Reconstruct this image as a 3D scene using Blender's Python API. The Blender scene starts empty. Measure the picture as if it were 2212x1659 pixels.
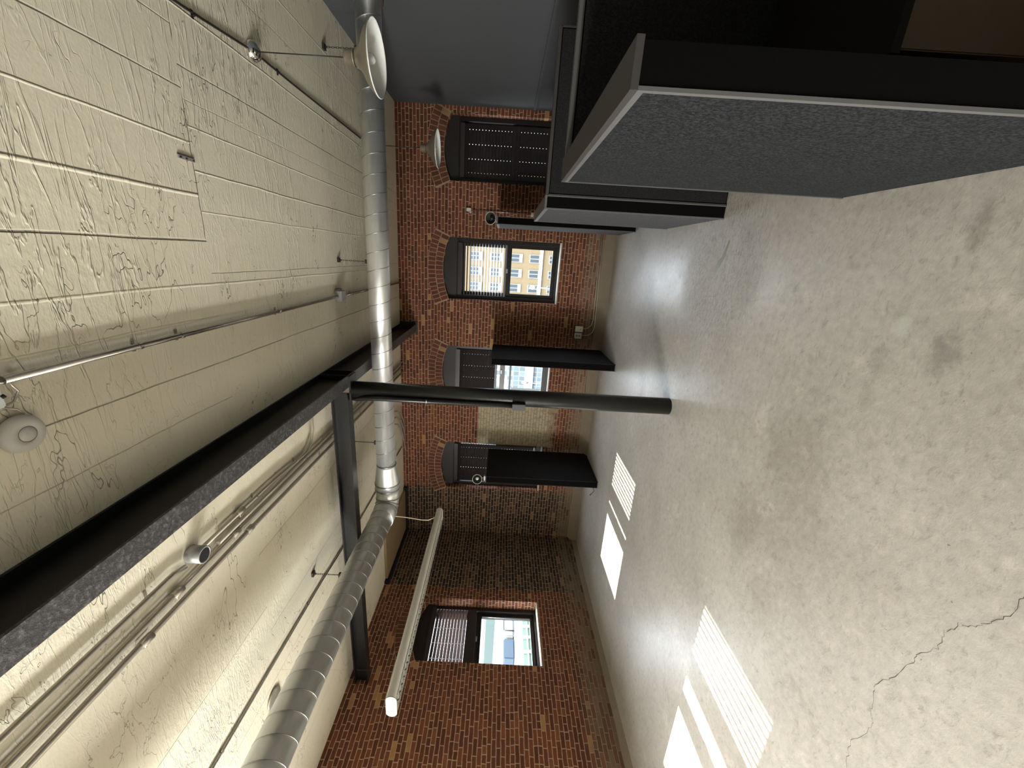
import bpy, bmesh, math, random
from mathutils import Vector, Matrix
random.seed(7)
C = bpy.context.scene.collection
S = bpy.context.scene

# ---------------------------------------------------------------- camera, world, sun, light, exposure
EYE = 1.5
cd = bpy.data.cameras.new('camera'); cam = bpy.data.objects.new('camera', cd); C.objects.link(cam)
cd.sensor_fit = 'HORIZONTAL'; cd.sensor_width = 36.0; cd.lens = 13.7453; cd.shift_x = 0.00999
cd.clip_start = 0.02; cd.clip_end = 400
R_ = Vector((0.05531725, 0.00661924, -0.99844689))      # image right in the world
D_ = Vector((-0.94991503, -0.30768949, -0.05466827))    # image down in the world
F_ = R_.cross(D_); F_.normalize()
F_ = Vector((-0.30757348, 0.9514638, -0.01073282)).normalized()
R_ = (R_ - F_*R_.dot(F_)).normalized()
U_ = -(F_.cross(R_)); U_ = (-F_).cross(R_)
cam.matrix_world = Matrix(((R_.x, U_.x, -F_.x, 0), (R_.y, U_.y, -F_.y, 0), (R_.z, U_.z, -F_.z, EYE), (0, 0, 0, 1)))
S.camera = cam

SKY = 9.0
w = bpy.data.worlds.new('sky'); S.world = w; w.use_nodes = True
wn = w.node_tree.nodes; wl = w.node_tree.links
bg = wn['Background']; bg.inputs['Strength'].default_value = SKY
tc = wn.new('ShaderNodeTexCoord'); sx = wn.new('ShaderNodeSeparateXYZ'); rp = wn.new('ShaderNodeValToRGB')
wl.new(tc.outputs['Generated'], sx.inputs[0]); wl.new(sx.outputs['Z'], rp.inputs[0]); wl.new(rp.outputs[0], bg.inputs['Color'])
e = rp.color_ramp.elements; e[0].position = 0.0; e[0].color = (.16, .18, .2, 1); e[1].position = .35; e[1].color = (.80, .90, 1.0, 1)

sd = bpy.data.lights.new('sun', 'SUN'); sun = bpy.data.objects.new('sun', sd); C.objects.link(sun)
sd.energy = 26.0; sd.angle = math.radians(.22); sd.color = (1, .93, .80)
sun.rotation_euler = Vector((1, .012, -.819)).to_track_quat('-Z', 'Y').to_euler()
sun.location = (-12, 0, 12)

def fill_or_portal(name, loc, direction, sx_, sz_, power, col=(1, .985, .95), portal=False):
    l = bpy.data.lights.new(name, 'AREA'); l.shape = 'RECTANGLE'; l.size = sx_; l.size_y = sz_
    o = bpy.data.objects.new(name, l); C.objects.link(o); o.location = loc
    o.rotation_euler = Vector(direction).to_track_quat('-Z', 'Z').to_euler()
    if portal: l.cycles.is_portal = True
    else: l.energy = power; l.color = col
    return o
# fill lamps added for ambient light, at presumed unseen windows behind the camera
for yy, pw in ((-.48, 235), (-2.7, 130), (-4.9, 50)):
    fill_or_portal('fill_light', (-4.62, yy, 1.55), (1, 0, 0), .85, 1.5, pw)
for cx, hw in ((1.33, .39), (-.1875, .42), (-1.72, .41), (-3.34, .42)):
    fill_or_portal('portal', (cx, 6.12, 1.5), (0, -1, 0), hw*2, 1.7, 0, portal=True)
for cy in (3.905, 1.70):
    fill_or_portal('portal', (-4.98, cy, 1.55), (1, 0, 0), .9, 1.7, 0, portal=True)

vs = S.view_settings
vs.view_transform = 'Standard'; vs.look = 'None'; vs.gamma = 1.0; vs.exposure = 0.60; vs.use_curve_mapping = False
S.cycles.max_bounces = 8; S.cycles.diffuse_bounces = 5; S.cycles.glossy_bounces = 3; S.cycles.transparent_max_bounces = 12
S.cycles.sample_clamp_indirect = 6.0; S.cycles.caustics_reflective = False; S.cycles.caustics_refractive = False
S.cycles.use_denoising = True; S.cycles.adaptive_threshold = 0.015

# ---------------------------------------------------------------- node helper
class N:
    def __init__(s, t, o): s.t = t; s.o = o
    def _m(s, op, a, b=None, c=None):
        n = s.t.nodes.new('ShaderNodeMath'); n.operation = op
        for i, v in enumerate((a, b, c)):
            if v is None: continue
            if isinstance(v, N): s.t.links.new(v.o, n.inputs[i])
            else: n.inputs[i].default_value = float(v)
        return N(s.t, n.outputs[0])
    def __add__(s, b): return s._m('ADD', s, b)
    __radd__ = __add__
    def __sub__(s, b): return s._m('SUBTRACT', s, b)
    def __rsub__(s, b): return s._m('SUBTRACT', b, s)
    def __mul__(s, b): return s._m('MULTIPLY', s, b)
    __rmul__ = __mul__
    def __truediv__(s, b): return s._m('DIVIDE', s, b)
    def floor(s): return s._m('FLOOR', s)
    def fract(s): return s._m('FRACT', s)
    def mod(s, b): return s._m('FLOORED_MODULO', s, b)
    def abs(s): return s._m('ABSOLUTE', s)
    def min(s, b): return s._m('MINIMUM', s, b)
    def max(s, b): return s._m('MAXIMUM', s, b)
    def gt(s, b): return s._m('GREATER_THAN', s, b)
    def lt(s, b): return s._m('LESS_THAN', s, b)
    def step(s, a, b):      # smooth 0..1 from a to b
        n = s.t.nodes.new('ShaderNodeMapRange'); n.interpolation_type = 'SMOOTHSTEP'
        s.t.links.new(s.o, n.inputs['Value'])
        for k, v in (('From Min', a), ('From Max', b)):
            if isinstance(v, N): s.t.links.new(v.o, n.inputs[k])
            else: n.inputs[k].default_value = v
        return N(s.t, n.outputs[0])

class Mat:
    def __init__(s, name, color=(.5, .5, .5), rough=.6, metal=0.0, spec=.5):
        s.m = bpy.data.materials.new(name); s.m.use_nodes = True; s.t = s.m.node_tree
        s.b = s.t.nodes['Principled BSDF']
        s.b.inputs['Base Color'].default_value = (*color, 1); s.b.inputs['Roughness'].default_value = rough
        s.b.inputs['Metallic'].default_value = metal; s.b.inputs['Specular IOR Level'].default_value = spec
        s.m.diffuse_color = (*color, 1)
    def pos(s):
        g = s.t.nodes.new('ShaderNodeNewGeometry'); x = s.t.nodes.new('ShaderNodeSeparateXYZ')
        s.t.links.new(g.outputs['Position'], x.inputs[0])
        return tuple(N(s.t, x.outputs[i]) for i in range(3))
    def vec(s, x, y=0.0, z=0.0):
        n = s.t.nodes.new('ShaderNodeCombineXYZ')
        for i, v in enumerate((x, y, z)):
            if isinstance(v, N): s.t.links.new(v.o, n.inputs[i])
            else: n.inputs[i].default_value = v
        return n.outputs[0]
    def noise(s, v, scale=5, detail=3, rough=.5, dist=0.0):
        n = s.t.nodes.new('ShaderNodeTexNoise'); n.inputs['Scale'].default_value = scale
        n.inputs['Detail'].default_value = detail; n.inputs['Roughness'].default_value = rough; n.inputs['Distortion'].default_value = dist
        s.t.links.new(v, n.inputs['Vector']); return N(s.t, n.outputs[0])
    def white(s, a, b=0.0):
        n = s.t.nodes.new('ShaderNodeTexWhiteNoise'); n.noise_dimensions = '3D'
        s.t.links.new(s.vec(a, b, 0.0), n.inputs['Vector']); return N(s.t, n.outputs[0])
    def ramp(s, f, stops, const=False):
        n = s.t.nodes.new('ShaderNodeValToRGB'); s.t.links.new(f.o, n.inputs[0])
        if const: n.color_ramp.interpolation = 'CONSTANT'
        el = n.color_ramp.elements
        while len(el) < len(stops): el.new(.5)
        for k, (p, c) in enumerate(stops):
            el[k].position = p; el[k].color = (*c, 1)
        return N(s.t, n.outputs[0])
    def mix(s, f, a, b):
        n = s.t.nodes.new('ShaderNodeMix'); n.data_type = 'RGBA'
        if isinstance(f, N): s.t.links.new(f.o, n.inputs[0])
        else: n.inputs[0].default_value = f
        for k, v in ((6, a), (7, b)):
            if isinstance(v, N): s.t.links.new(v.o, n.inputs[k])
            else: n.inputs[k].default_value = (*v, 1)
        return N(s.t, n.outputs[2])
    def scale(s, c, f): return s.mixmul(c, f)
    def mixmul(s, c, f):
        n = s.t.nodes.new('ShaderNodeVectorMath'); n.operation = 'SCALE'
        s.t.links.new(c.o, n.inputs[0]); s.t.links.new(f.o, n.inputs['Scale']); return N(s.t, n.outputs[0])
    def color(s, c): s.t.links.new(c.o, s.b.inputs['Base Color']); return s
    def rough(s, c): s.t.links.new(c.o, s.b.inputs['Roughness']); return s
    def bump(s, h, strength=.5, dist=.01):
        n = s.t.nodes.new('ShaderNodeBump'); n.inputs['Strength'].default_value = strength; n.inputs['Distance'].default_value = dist
        s.t.links.new(h.o, n.inputs['Height']); s.t.links.new(n.outputs[0], s.b.inputs['Normal']); return s

# ---------------------------------------------------------------- mesh helpers
class MB:
    def __init__(s): s.bm = bmesh.new()
    def box(s, x0, x1, y0, y1, z0, z1):
        P = [(x, y, z) for z in (z0, z1) for y in (y0, y1) for x in (x0, x1)]
        v = [s.bm.verts.new(p) for p in P]
        for f in ((0, 2, 3, 1), (4, 5, 7, 6), (0, 1, 5, 4), (2, 6, 7, 3), (0, 4, 6, 2), (1, 3, 7, 5)):
            s.bm.faces.new([v[i] for i in f])
        return v
    def obox(s, c, ax, ay, az):     # box from centre and three half-axis vectors
        c, ax, ay, az = map(Vector, (c, ax, ay, az))
        v = [s.bm.verts.new(c + ax*i + ay*j + az*k) for k in (-1, 1) for j in (-1, 1) for i in (-1, 1)]
        for f in ((0, 2, 3, 1), (4, 5, 7, 6), (0, 1, 5, 4), (2, 6, 7, 3), (0, 4, 6, 2), (1, 3, 7, 5)):
            s.bm.faces.new([v[i] for i in f])
    def poly(s, pts): return s.bm.faces.new([s.bm.verts.new(p) for p in pts])
    def tube(s, pts, r, seg=12, caps=True, radii=None, closed=False):
        pts = [Vector(p) for p in pts]; n = len(pts)
        if closed: T = [(pts[(i+1) % n]-pts[i-1]).normalized() for i in range(n)]
        else: T = [(pts[min(i+1, n-1)]-pts[max(i-1, 0)]).normalized() for i in range(n)]
        a = Vector((0, 0, 1)) if abs(T[0].z) < .9 else Vector((1, 0, 0))
        nv = (a - T[0]*a.dot(T[0])).normalized(); rings = []
        for i in range(n):
            nv = (nv - T[i]*nv.dot(T[i])).normalized(); b = T[i].cross(nv)
            rr = radii[i] if radii else r
            rings.append([s.bm.verts.new(pts[i] + nv*rr*math.cos(2*math.pi*k/seg) + b*rr*math.sin(2*math.pi*k/seg)) for k in range(seg)])
        for i in range(n if closed else n-1):
            A, B = rings[i], rings[(i+1) % n]
            for k in range(seg): s.bm.faces.new((A[k], A[(k+1) % seg], B[(k+1) % seg], B[k])).smooth = True
        if caps and not closed:
            s.bm.faces.new(list(reversed(rings[0]))); s.bm.faces.new(rings[-1])
    def lathe(s, prof, seg=32, M=None, caps=False):   # prof [(r, z)]
        M = M or Matrix.Identity(4); rings = []
        for r, z in prof:
            if r < 1e-6: rings.append([s.bm.verts.new(M @ Vector((0, 0, z)))])
            else: rings.append([s.bm.verts.new(M @ Vector((r*math.cos(2*math.pi*k/seg), r*math.sin(2*math.pi*k/seg), z))) for k in range(seg)])
        for A, B in zip(rings, rings[1:]):
            for k in range(seg):
                q = [A[k % len(A)], A[(k+1) % len(A)], B[(k+1) % len(B)], B[k % len(B)]]
                u = []
                for v in q:
                    if v not in u: u.append(v)
                if len(u) > 2: s.bm.faces.new(u).smooth = True
    def bevel(s, w=.003, seg=2):
        bmesh.ops.bevel(s.bm, geom=list(s.bm.edges), offset=w, segments=seg, affect='EDGES', clamp_overlap=True); return s
    def build(s, name, m, parent=None, loc=None, recalc=True):
        if recalc: bmesh.ops.recalc_face_normals(s.bm, faces=s.bm.faces)
        me = bpy.data.meshes.new(name); s.bm.to_mesh(me); s.bm.free()
        o = bpy.data.objects.new(name, me); C.objects.link(o)
        me.materials.append(m.m if isinstance(m, Mat) else m)
        if parent is not None:
            o.parent = parent; o.matrix_parent_inverse = Matrix.Translation(parent.location).inverted()
        return o

def tag(o, label=None, cat=None, group=None, kind=None):
    if label: o['label'] = label
    if cat: o['category'] = cat
    if group: o['group'] = group
    if kind: o['kind'] = kind
    return o
def thing(name, loc, label, cat, group=None, kind=None):
    o = bpy.data.objects.new(name, None); C.objects.link(o); o.location = loc; o.empty_display_size = .05
    return tag(o, label, cat, group, kind)
def struct(name, loc=(0, 0, 0)):
    o = bpy.data.objects.new(name, None); C.objects.link(o); o.location = loc; o['kind'] = 'structure'; o.empty_display_size = .05; return o

# ---------------------------------------------------------------- materials
def brick_mat():
    M = Mat('brick', rough=.85); x, y, z = M.pos()
    u0 = x + y
    nv = M.vec(x, y, z)
    d1 = (M.noise(nv, 11, 3) - .5); d2 = (M.noise(M.vec(x+9.0, y, z), 9, 3) - .5)
    h = .0470
    v = z + d2*.013; row = (v/h).floor()
    hdr = (row.mod(6.0)).lt(.5)
    wd = .150 - hdr*.075
    u = (u0 + d1*.020 + M.white(row, 3.0)*.05)/wd + row.mod(2.0)*.5
    col = u.floor(); fu = u.fract(); fz = (v/h).fract()
    du = fu.min(1.0-fu)*wd; dz = fz.min(1.0-fz)*h
    edge = du.min(dz) + (M.noise(nv, 75, 2)-.5)*.0055
    brick = edge.step(.0026, .0056)
    rnd = M.white(col, row); rnd2 = M.white(col+31.0, row)
    red = M.ramp(rnd, [(0, (.092, .024, .010)), (.25, (.130, .034, .013)), (.5, (.165, .046, .017)), (.75, (.115, .034, .015)), (.94, (.185, .062, .024)), (.984, (.36, .19, .07))], True)
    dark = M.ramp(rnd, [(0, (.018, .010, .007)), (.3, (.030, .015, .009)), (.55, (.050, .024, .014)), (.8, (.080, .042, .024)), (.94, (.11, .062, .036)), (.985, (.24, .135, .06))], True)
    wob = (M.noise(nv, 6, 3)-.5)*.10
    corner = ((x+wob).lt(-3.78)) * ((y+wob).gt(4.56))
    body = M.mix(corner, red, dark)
    body = M.mixmul(body, .72 + M.noise(nv, 14, 4)*.55)
    mort = M.mix(M.noise(nv, 20, 3), (.47, .33, .205), (.33, .22, .13))
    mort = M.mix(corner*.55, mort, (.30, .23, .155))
    c = M.mix(brick, mort, body)
    # old whitewash between two windows of the back wall, worn at its edges
    nn = M.noise(nv, 7, 5, .7)
    pm = (x+ (nn-.5)*.10).step(-2.94, -2.90) * (1.0-(x+(nn-.5)*.16).step(-2.16, -2.06)) * (z + (nn-.5)*.5).step(.50, .72) * (1.0-(z+(nn-.5)*.05).step(1.76, 1.80)) * y.gt(5.5)
    chip = M.noise(nv, 22, 6, .75).step(.36, .50)
    c = M.mix(pm*(.45+chip*.5), c, M.mix(brick, (.25, .205, .13), (.42, .37, .255)))
    # worn, dusty lowest courses
    low = (1.0-(z+(nn-.5)*.35).step(.16, .46))
    wear = M.white(col, row+7.0).gt(.42)
    c = M.mix(low*(.35+wear*.4), c, (.235, .175, .115))
    M.color(c)
    M.bump(brick*.8 + M.noise(nv, 45, 4)*.35 - pm*.2, .8, .006)
    return M

def arch_brick_mat(dk=False):
    M = Mat('arch_brick', rough=.85); g = M.t.nodes.new('ShaderNodeNewGeometry'); r = N(M.t, g.outputs['Random Per Island'])
    x, y, z = M.pos(); nv = M.vec(x, y, z)
    c = M.ramp(r, [(0, (.10, .03, .014)), (.3, (.135, .042, .019)), (.6, (.115, .037, .02)), (.85, (.15, .052, .024)), (.97, (.33, .18, .075))], True)
    M.color(M.mixmul(c, .7 + M.noise(nv, 16, 4)*.6)); M.bump(M.noise(nv, 50, 3), .5, .004); return M

def ceiling_mat():
    M = Mat('painted_concrete', rough=.55, spec=.4); x, y, z = M.pos()
    W = .2155
    nv = M.vec(x, y, z)
    far = y.gt(2.08); near = 1.0-far
    right = x.gt(-1.06)
    wobx = x + (M.noise(nv, 1.6, 4, .6)-.5)*.022
    s = wobx/W + 40.0
    idn = (s+.5).floor(); d = (s - idn).abs()*W
    r = M.white(idn, far*3.0)
    groove = (1.0 - d.step(.0012, .0045))*r.gt(.55)*(1.0-right)*.35
    ridge = (1.0-wobx.abs().step(9.0, 9.1))*0.0
    for x0, wd_, amt_, cond in ((-.005, .0042, 1.0, near), (.652, .0030, .75, near), (.885, .0025, .6, near), (.742, .0030, .8, far), (-.16, .0022, .6, far), (-.62, .0026, .8, None), (-.83, .002, .4, near), (1.25, .002, .4, None), (.61, .002, .3, far)):
        k = (1.0-(wobx-x0).abs().step(wd_*.3, wd_*1.5))*amt_
        groove = groove.max(k*cond if cond is not None else k)
    for x0, wd_, amt_, cond in ((.205, .008, 1.0, near), (.43, .005, .7, near), (.312, .005, .9, far), (.50, .004, .7, far), (.97, .005, .9, None), (-.215, .006, .4, None), (-.38, .004, .35, near), (.13, .004, .3, far), (1.45, .004, .4, None)):
        k = (1.0-(wobx-x0).abs().step(wd_*.2, wd_*1.3))*amt_
        ridge = ridge.max(k*cond if cond is not None else k)
    joint = (1.0-(y-2.08+(M.noise(nv, 9, 2)-.5)*.012).abs().step(.001, .005))*(M.noise(nv, 4.0, 3).step(.44, .56))*x.gt(-.02)
    # wrinkles and drips run across the boards
    wv = M.vec(x*1.25+ (M.noise(nv, 2.4, 2))*.4, y*7.0, 0.0)
    wn_ = M.noise(wv, 2.0, 4, .58, .35)
    wr = 1.0-(wn_-.5).abs().step(.0, .035)
    amt = M.noise(nv, 1.1, 3).step(.42, .62)
    wr = wr*(amt*.8+.2)*(right*.75+.25)
    blob = M.noise(nv, 16, 3, .6)
    # a few dark cracks running across
    cv = M.noise(M.vec(x*.8, y*2.2+4.0, 0.0), 1.7, 4, .6, .3)
    crack = (1.0-(cv-.5).abs().step(.0, .0035))*M.noise(nv, 2.0, 2).step(.5, .56)
    c = M.mix(M.noise(nv, 2.5, 4), (.72, .675, .525), (.80, .755, .605))
    c = M.mix(M.noise(nv, 30, 5, .7).step(.60, .74)*.25, c, (.48, .42, .30))
    c = M.mix(groove*(.35+M.noise(nv, 3.0, 3).step(.35, .6)*.4), c, (.10, .085, .06)); c = M.mix(joint*.45, c, (.14, .12, .085)); c = M.mix(crack*.7, c, (.14, .12, .085))
    cv2 = M.noise(M.vec(x*2.0+3.0, y*4.0, 0.0), 1.9, 4, .6, .5); crack2 = (1.0-(cv2-.5).abs().step(.0, .006))*M.noise(nv, 3.1, 2).step(.54, .60)*(1.0-right*.6); c = M.mix(crack2*.5, c, (.22, .19, .14))
    sp = M.noise(nv, 38, 2, .5).step(.74, .77)
    c = M.mix(sp*.5, c, (.25, .21, .15))
    M.color(c)
    M.rough(.42 + blob*.25)
    M.bump(ridge*1.1 - groove*1.2 - joint - crack*.6 - crack2*.5 + wr*.85*(blob*.8+.4) + (M.noise(M.vec(x*2.2, y*7.0, 0.0), 9, 3, .6)-.5)*amt*.5 + blob*.55*(amt*.7+.35) + M.noise(nv, 70, 3)*.12, .75, .007)
    return M

def floor_mat():
    M = Mat('floor_concrete', rough=.4, spec=.5); x, y, z = M.pos(); nv = M.vec(x, y, 0.0)
    a = M.noise(nv, .9, 5, .6, .3); b = M.noise(nv, 4.5, 5, .7, .4); f = M.noise(nv, 26, 5, .7)
    c = M.ramp(a, [(.28, (.33, .305, .265)), (.48, (.42, .395, .35)), (.70, (.50, .475, .43))])
    c = M.mix(b.step(.56, .72)*.42, c, (.27, .24, .195))
    c = M.mix((1.0-b.step(.30, .43))*.4, c, (.62, .575, .50))
    g = M.noise(M.vec(x*1.0+y*.4, y*1.5, 0.0), 17, 5, .85, .4)
    c = M.mix(g.step(.53, .66)*.50, c, (.235, .21, .175)); c = M.mix((1.0-g.step(.28, .42))*.35, c, (.66, .625, .56))
    c = M.mixmul(c, .66+f*.68)
    nsp = M.noise(nv, 14, 4, .75)-.5
    def spot(cx, cy, rx, ry, amt, colr, c, sc=14):
        q = ((x-cx)/rx); p = ((y-cy)/ry); r2 = q*q+p*p + nsp*6.0
        return M.mix((1.0-r2.step(-.3, 2.2))*amt, c, colr)
    for cx, cy, rx, ry, am, cl in ((-.227, 1.295, .07, .045, .5, (.12, .125, .11)), (.177, 1.344, .07, .035, .45, (.16, .135, .10)), (-.305, 1.505, .05, .04, .3, (.22, .2, .16)),
            (-.461, 1.506, .06, .03, .3, (.22, .2, .16)), (-.171, 1.471, .035, .03, .5, (.55, .60, .52)), (-1.672, 1.703, .09, .09, .3, (.25, .22, .18)), (-1.40, 1.95, .18, .12, .3, (.15, .13, .10)), (-.9, 1.75, .3, .18, .25, (.16, .14, .11))):
        c = spot(cx, cy, rx, ry, am, cl, c)
    # fine dark specks
    sp = M.noise(nv, 55, 2, .5).step(.75, .78)
    c = M.mix(sp*.6, c, (.06, .05, .04))
    # scuffed, scratched zone in front of the second window
    scr = M.noise(M.vec(x*9.0, y*26.0, 0.0), 2.2, 5, .7, 1.2)
    zone = (1.0-((x-.0)*(x-.0)*.9+(y-2.85)*(y-2.85)*1.4).step(.10, .55))
    c = M.mix(zone*scr.step(.53, .60)*.5, c, (.17, .17, .15))
    M.color(c)
    M.rough(.22 + b*.20 + f*.10 + zone*scr*.12)
    M.bump(a*.6 + b*.35 + g*.25 + f*.16 + zone*scr*1.6, .34, .012)
    return M

def steel_mat(name, c, rough, bstr=.35, sc=55):
    M = Mat(name, c, rough, 0, .5); x, y, z = M.pos(); nv = M.vec(x, y, z); n = M.noise(nv, sc, 4, .7)
    M.bump(n, bstr, .004); k = M.noise(nv, sc*1.6, 2).step(.66, .72)
    M.color(M.mix(k*.25, c, (.07, .068, .07))); return M

def metal_mat(name, c=(.62, .62, .60), rough=.32, var=.18, sc=(4, 4, 4), metal=1.0):
    M = Mat(name, c, rough, metal); x, y, z = M.pos(); n = M.noise(M.vec(x*sc[0], y*sc[1], z*sc[2]), 3, 4, .65)
    M.rough(rough-.08+n*var*1.2); M.color(M.mix(n, tuple(k*.78 for k in c), tuple(min(1, k*1.14) for k in c))); return M

def fabric_mat(name, a, b, fleck=(1, 1), rough=.9):
    M = Mat(name, a, rough, 0, .25); x, y, z = M.pos(); n = M.noise(M.vec((x+y)*fleck[0], x-y, z*fleck[1]), 120, 3, .75)
    n2 = M.noise(M.vec(x+y, z*.7, 0.0), 9, 4, .6)
    M.color(M.mix(n.step(.40, .66), a, b)); M.bump(n+n2*.2, .5, .002); return M

m_brick = brick_mat(); m_arch = arch_brick_mat(); m_ceil = ceiling_mat(); m_floor = floor_mat()
m_mortar = Mat('mortar', (.34, .24, .155), .9)
m_cove = Mat('cove_concrete', rough=.7)
_x, _y, _z = m_cove.pos(); _n = m_cove.noise(m_cove.vec(_x, _y, _z), 6, 5, .7)
m_cove.color(m_cove.mix(_n, (.30, .255, .19), (.19, .155, .11))); m_cove.bump(_n, .3, .01)
m_gray = Mat('gray_paint', rough=.75); _x, _y, _z = m_gray.pos(); _n = m_gray.noise(m_gray.vec(_x, _y, _z), 1.5, 3)
m_gray.color(m_gray.mix(_n, (.052, .056, .060), (.066, .070, .074)))
m_beam = steel_mat('beam_paint', (.007, .0065, .007), .40, .3, 70)
m_flange = Mat('scuffed_steel', rough=.38); _x, _y, _z = m_flange.pos(); _n = m_flange.noise(m_flange.vec(_x, _y, _z), 60, 4, .7)
m_flange.color(m_flange.mix(_n.step(.45, .75), (.045, .044, .045), (.17, .165, .165))); m_flange.bump(_n, .8, .004)
m_col = steel_mat('column_paint', (.012, .012, .011), .30, .3, 60)
m_duct = metal_mat('galvanised', (.80, .81, .79), .36, .20, (1.2, 1.2, 6), .82)
m_seam = metal_mat('duct_seam', (.40, .40, .385), .34)
m_emt = metal_mat('conduit_steel', (.60, .57, .52), .26, .1)
m_emtp = Mat('conduit_painted', (.50, .465, .39), .30, .6)
m_spun = metal_mat('spun_aluminium', (.50, .46, .40), .42, .1)
m_enamel = Mat('white_enamel', (.78, .80, .76), .16, 0, .6)
m_bulb = Mat('frosted_bulb', (.80, .81, .78), .22, 0, .5)
m_chrome = Mat('chrome', (.8, .8, .78), .07, 1)
m_black = Mat('black_cord', (.012, .011, .011), .5)
m_rubber = Mat('dark_iron', (.05, .047, .04), .45, .6)
m_white = Mat('white_body', (.82, .80, .72), .38)
m_endw = Mat('white_plastic', (.60, .59, .54), .45)
m_cream = Mat('cream_cable', (.80, .70, .48), .5)
m_frame = Mat('window_frame_dark', (.013, .011, .010), .32)
m_trans = Mat('transom_dark', (.017, .014, .012), .5)
m_slat = Mat('blind_slat_brown', (.024, .018, .018), .38)
m_slat_bloom = Mat('blind_slat_bloom', (.20, .19, .185), .40)  # lighter slat copy with window bloom put into its colour
m_rail = Mat('blind_rail', (.035, .03, .03), .35)
m_glass = Mat('glass'); _t = m_glass.t
_tr = _t.nodes.new('ShaderNodeBsdfTransparent'); _gl = _t.nodes.new('ShaderNodeBsdfGlossy'); _gl.inputs['Roughness'].default_value = .02
_mx = _t.nodes.new('ShaderNodeMixShader'); _mx.inputs[0].default_value = .02
_t.links.new(_tr.outputs[0], _mx.inputs[1]); _t.links.new(_gl.outputs[0], _mx.inputs[2]); _t.links.new(_mx.outputs[0], _t.nodes['Material Output'].inputs[0])
m_fabP = fabric_mat('charcoal_fleck_fabric', (.003, .0033, .004), (.025, .027, .030))
m_fabN = fabric_mat('near_black_fabric', (.006, .0055, .006), (.018, .017, .018))
m_fabG = fabric_mat('grey_fabric', (.035, .035, .038), (.095, .095, .10))
m_panelend = Mat('panel_end_dark', (.0022, .0016, .0013), .85, 0, .08)
m_cap = Mat('panel_cap', (.044, .040, .037), .45)
m_trim = Mat('panel_trim', (.10, .10, .098), .45)
m_wood = Mat('cabinet_wood', rough=.5); _x, _y, _z = m_wood.pos(); _n = m_wood.noise(m_wood.vec(_x*2, _y*2, _z*14), 4, 4)
m_wood.color(m_wood.mix(_n, (.045, .023, .006), (.058, .030, .008)))
m_blacktop = Mat('black_laminate', (.004, .003, .002), .7, 0, .2)
m_ply = Mat('plywood', rough=.6); _x, _y, _z = m_ply.pos(); _n = m_ply.noise(m_ply.vec(_x*1.5, _y*9, 0.0), 3, 4)
m_ply.color(m_ply.mix(_n, (.33, .245, .13), (.24, .165, .085)))
m_galvbox = Mat('box_zinc', (.42, .43, .42), .42, .5)
m_dark = Mat('dark_hole', (.006, .006, .006), .8)

# ---------------------------------------------------------------- room shell
XL, XR, YB, YR, ZC = -4.66, 1.80, 5.80, -6.0, 3.0
WT = .34
def arch_pts(a, zs, zt, n=14):
    s = zt-zs; R = (a*a+s*s)/(2*s); cz = zt-R; th = math.asin(a/R)
    return [(R*math.sin(-th+2*th*i/n), cz+R*math.cos(-th+2*th*i/n)) for i in range(n+1)], R, cz, th

def wall_with_windows(name, mapf, u0, u1, wins, sign=1):
    """mapf(u, z, d) -> world; wins: (uc, a, sill, spring, top)"""
    m = MB(); cur = u0
    for (uc, a, zb, zs, zt) in sorted(wins):
        m.poly([mapf(cur, 0, 0), mapf(uc-a, 0, 0), mapf(uc-a, ZC, 0), mapf(cur, ZC, 0)])
        m.poly([mapf(uc-a, 0, 0), mapf(uc+a, 0, 0), mapf(uc+a, zb, 0), mapf(uc-a, zb, 0)])
        ap = arch_pts(a, zs, zt)[0]
        for (p, q), (r, t) in zip(ap, ap[1:]):
            m.poly([mapf(uc+p, q, 0), mapf(uc+r, t, 0), mapf(uc+r, ZC, 0), mapf(uc+p, ZC, 0)])
            m.poly([mapf(uc+p, q, 0), mapf(uc+r, t, 0), mapf(uc+r, t, WT), mapf(uc+p, q, WT)])
        for sg in (-1, 1):
            m.poly([mapf(uc+sg*a, zb, 0), mapf(uc+sg*a, zs, 0), mapf(uc+sg*a, zs, WT), mapf(uc+sg*a, zb, WT)])
        m.poly([mapf(uc-a, zb, 0), mapf(uc+a, zb, 0), mapf(uc+a, zb, WT), mapf(uc-a, zb, WT)])
        cur = uc+a
    m.poly([mapf(cur, 0, 0), mapf(u1, 0, 0), mapf(u1, ZC, 0), mapf(cur, ZC, 0)])
    o = m.build(name, m_brick, recalc=False); o['kind'] = 'structure'; return o

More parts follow.
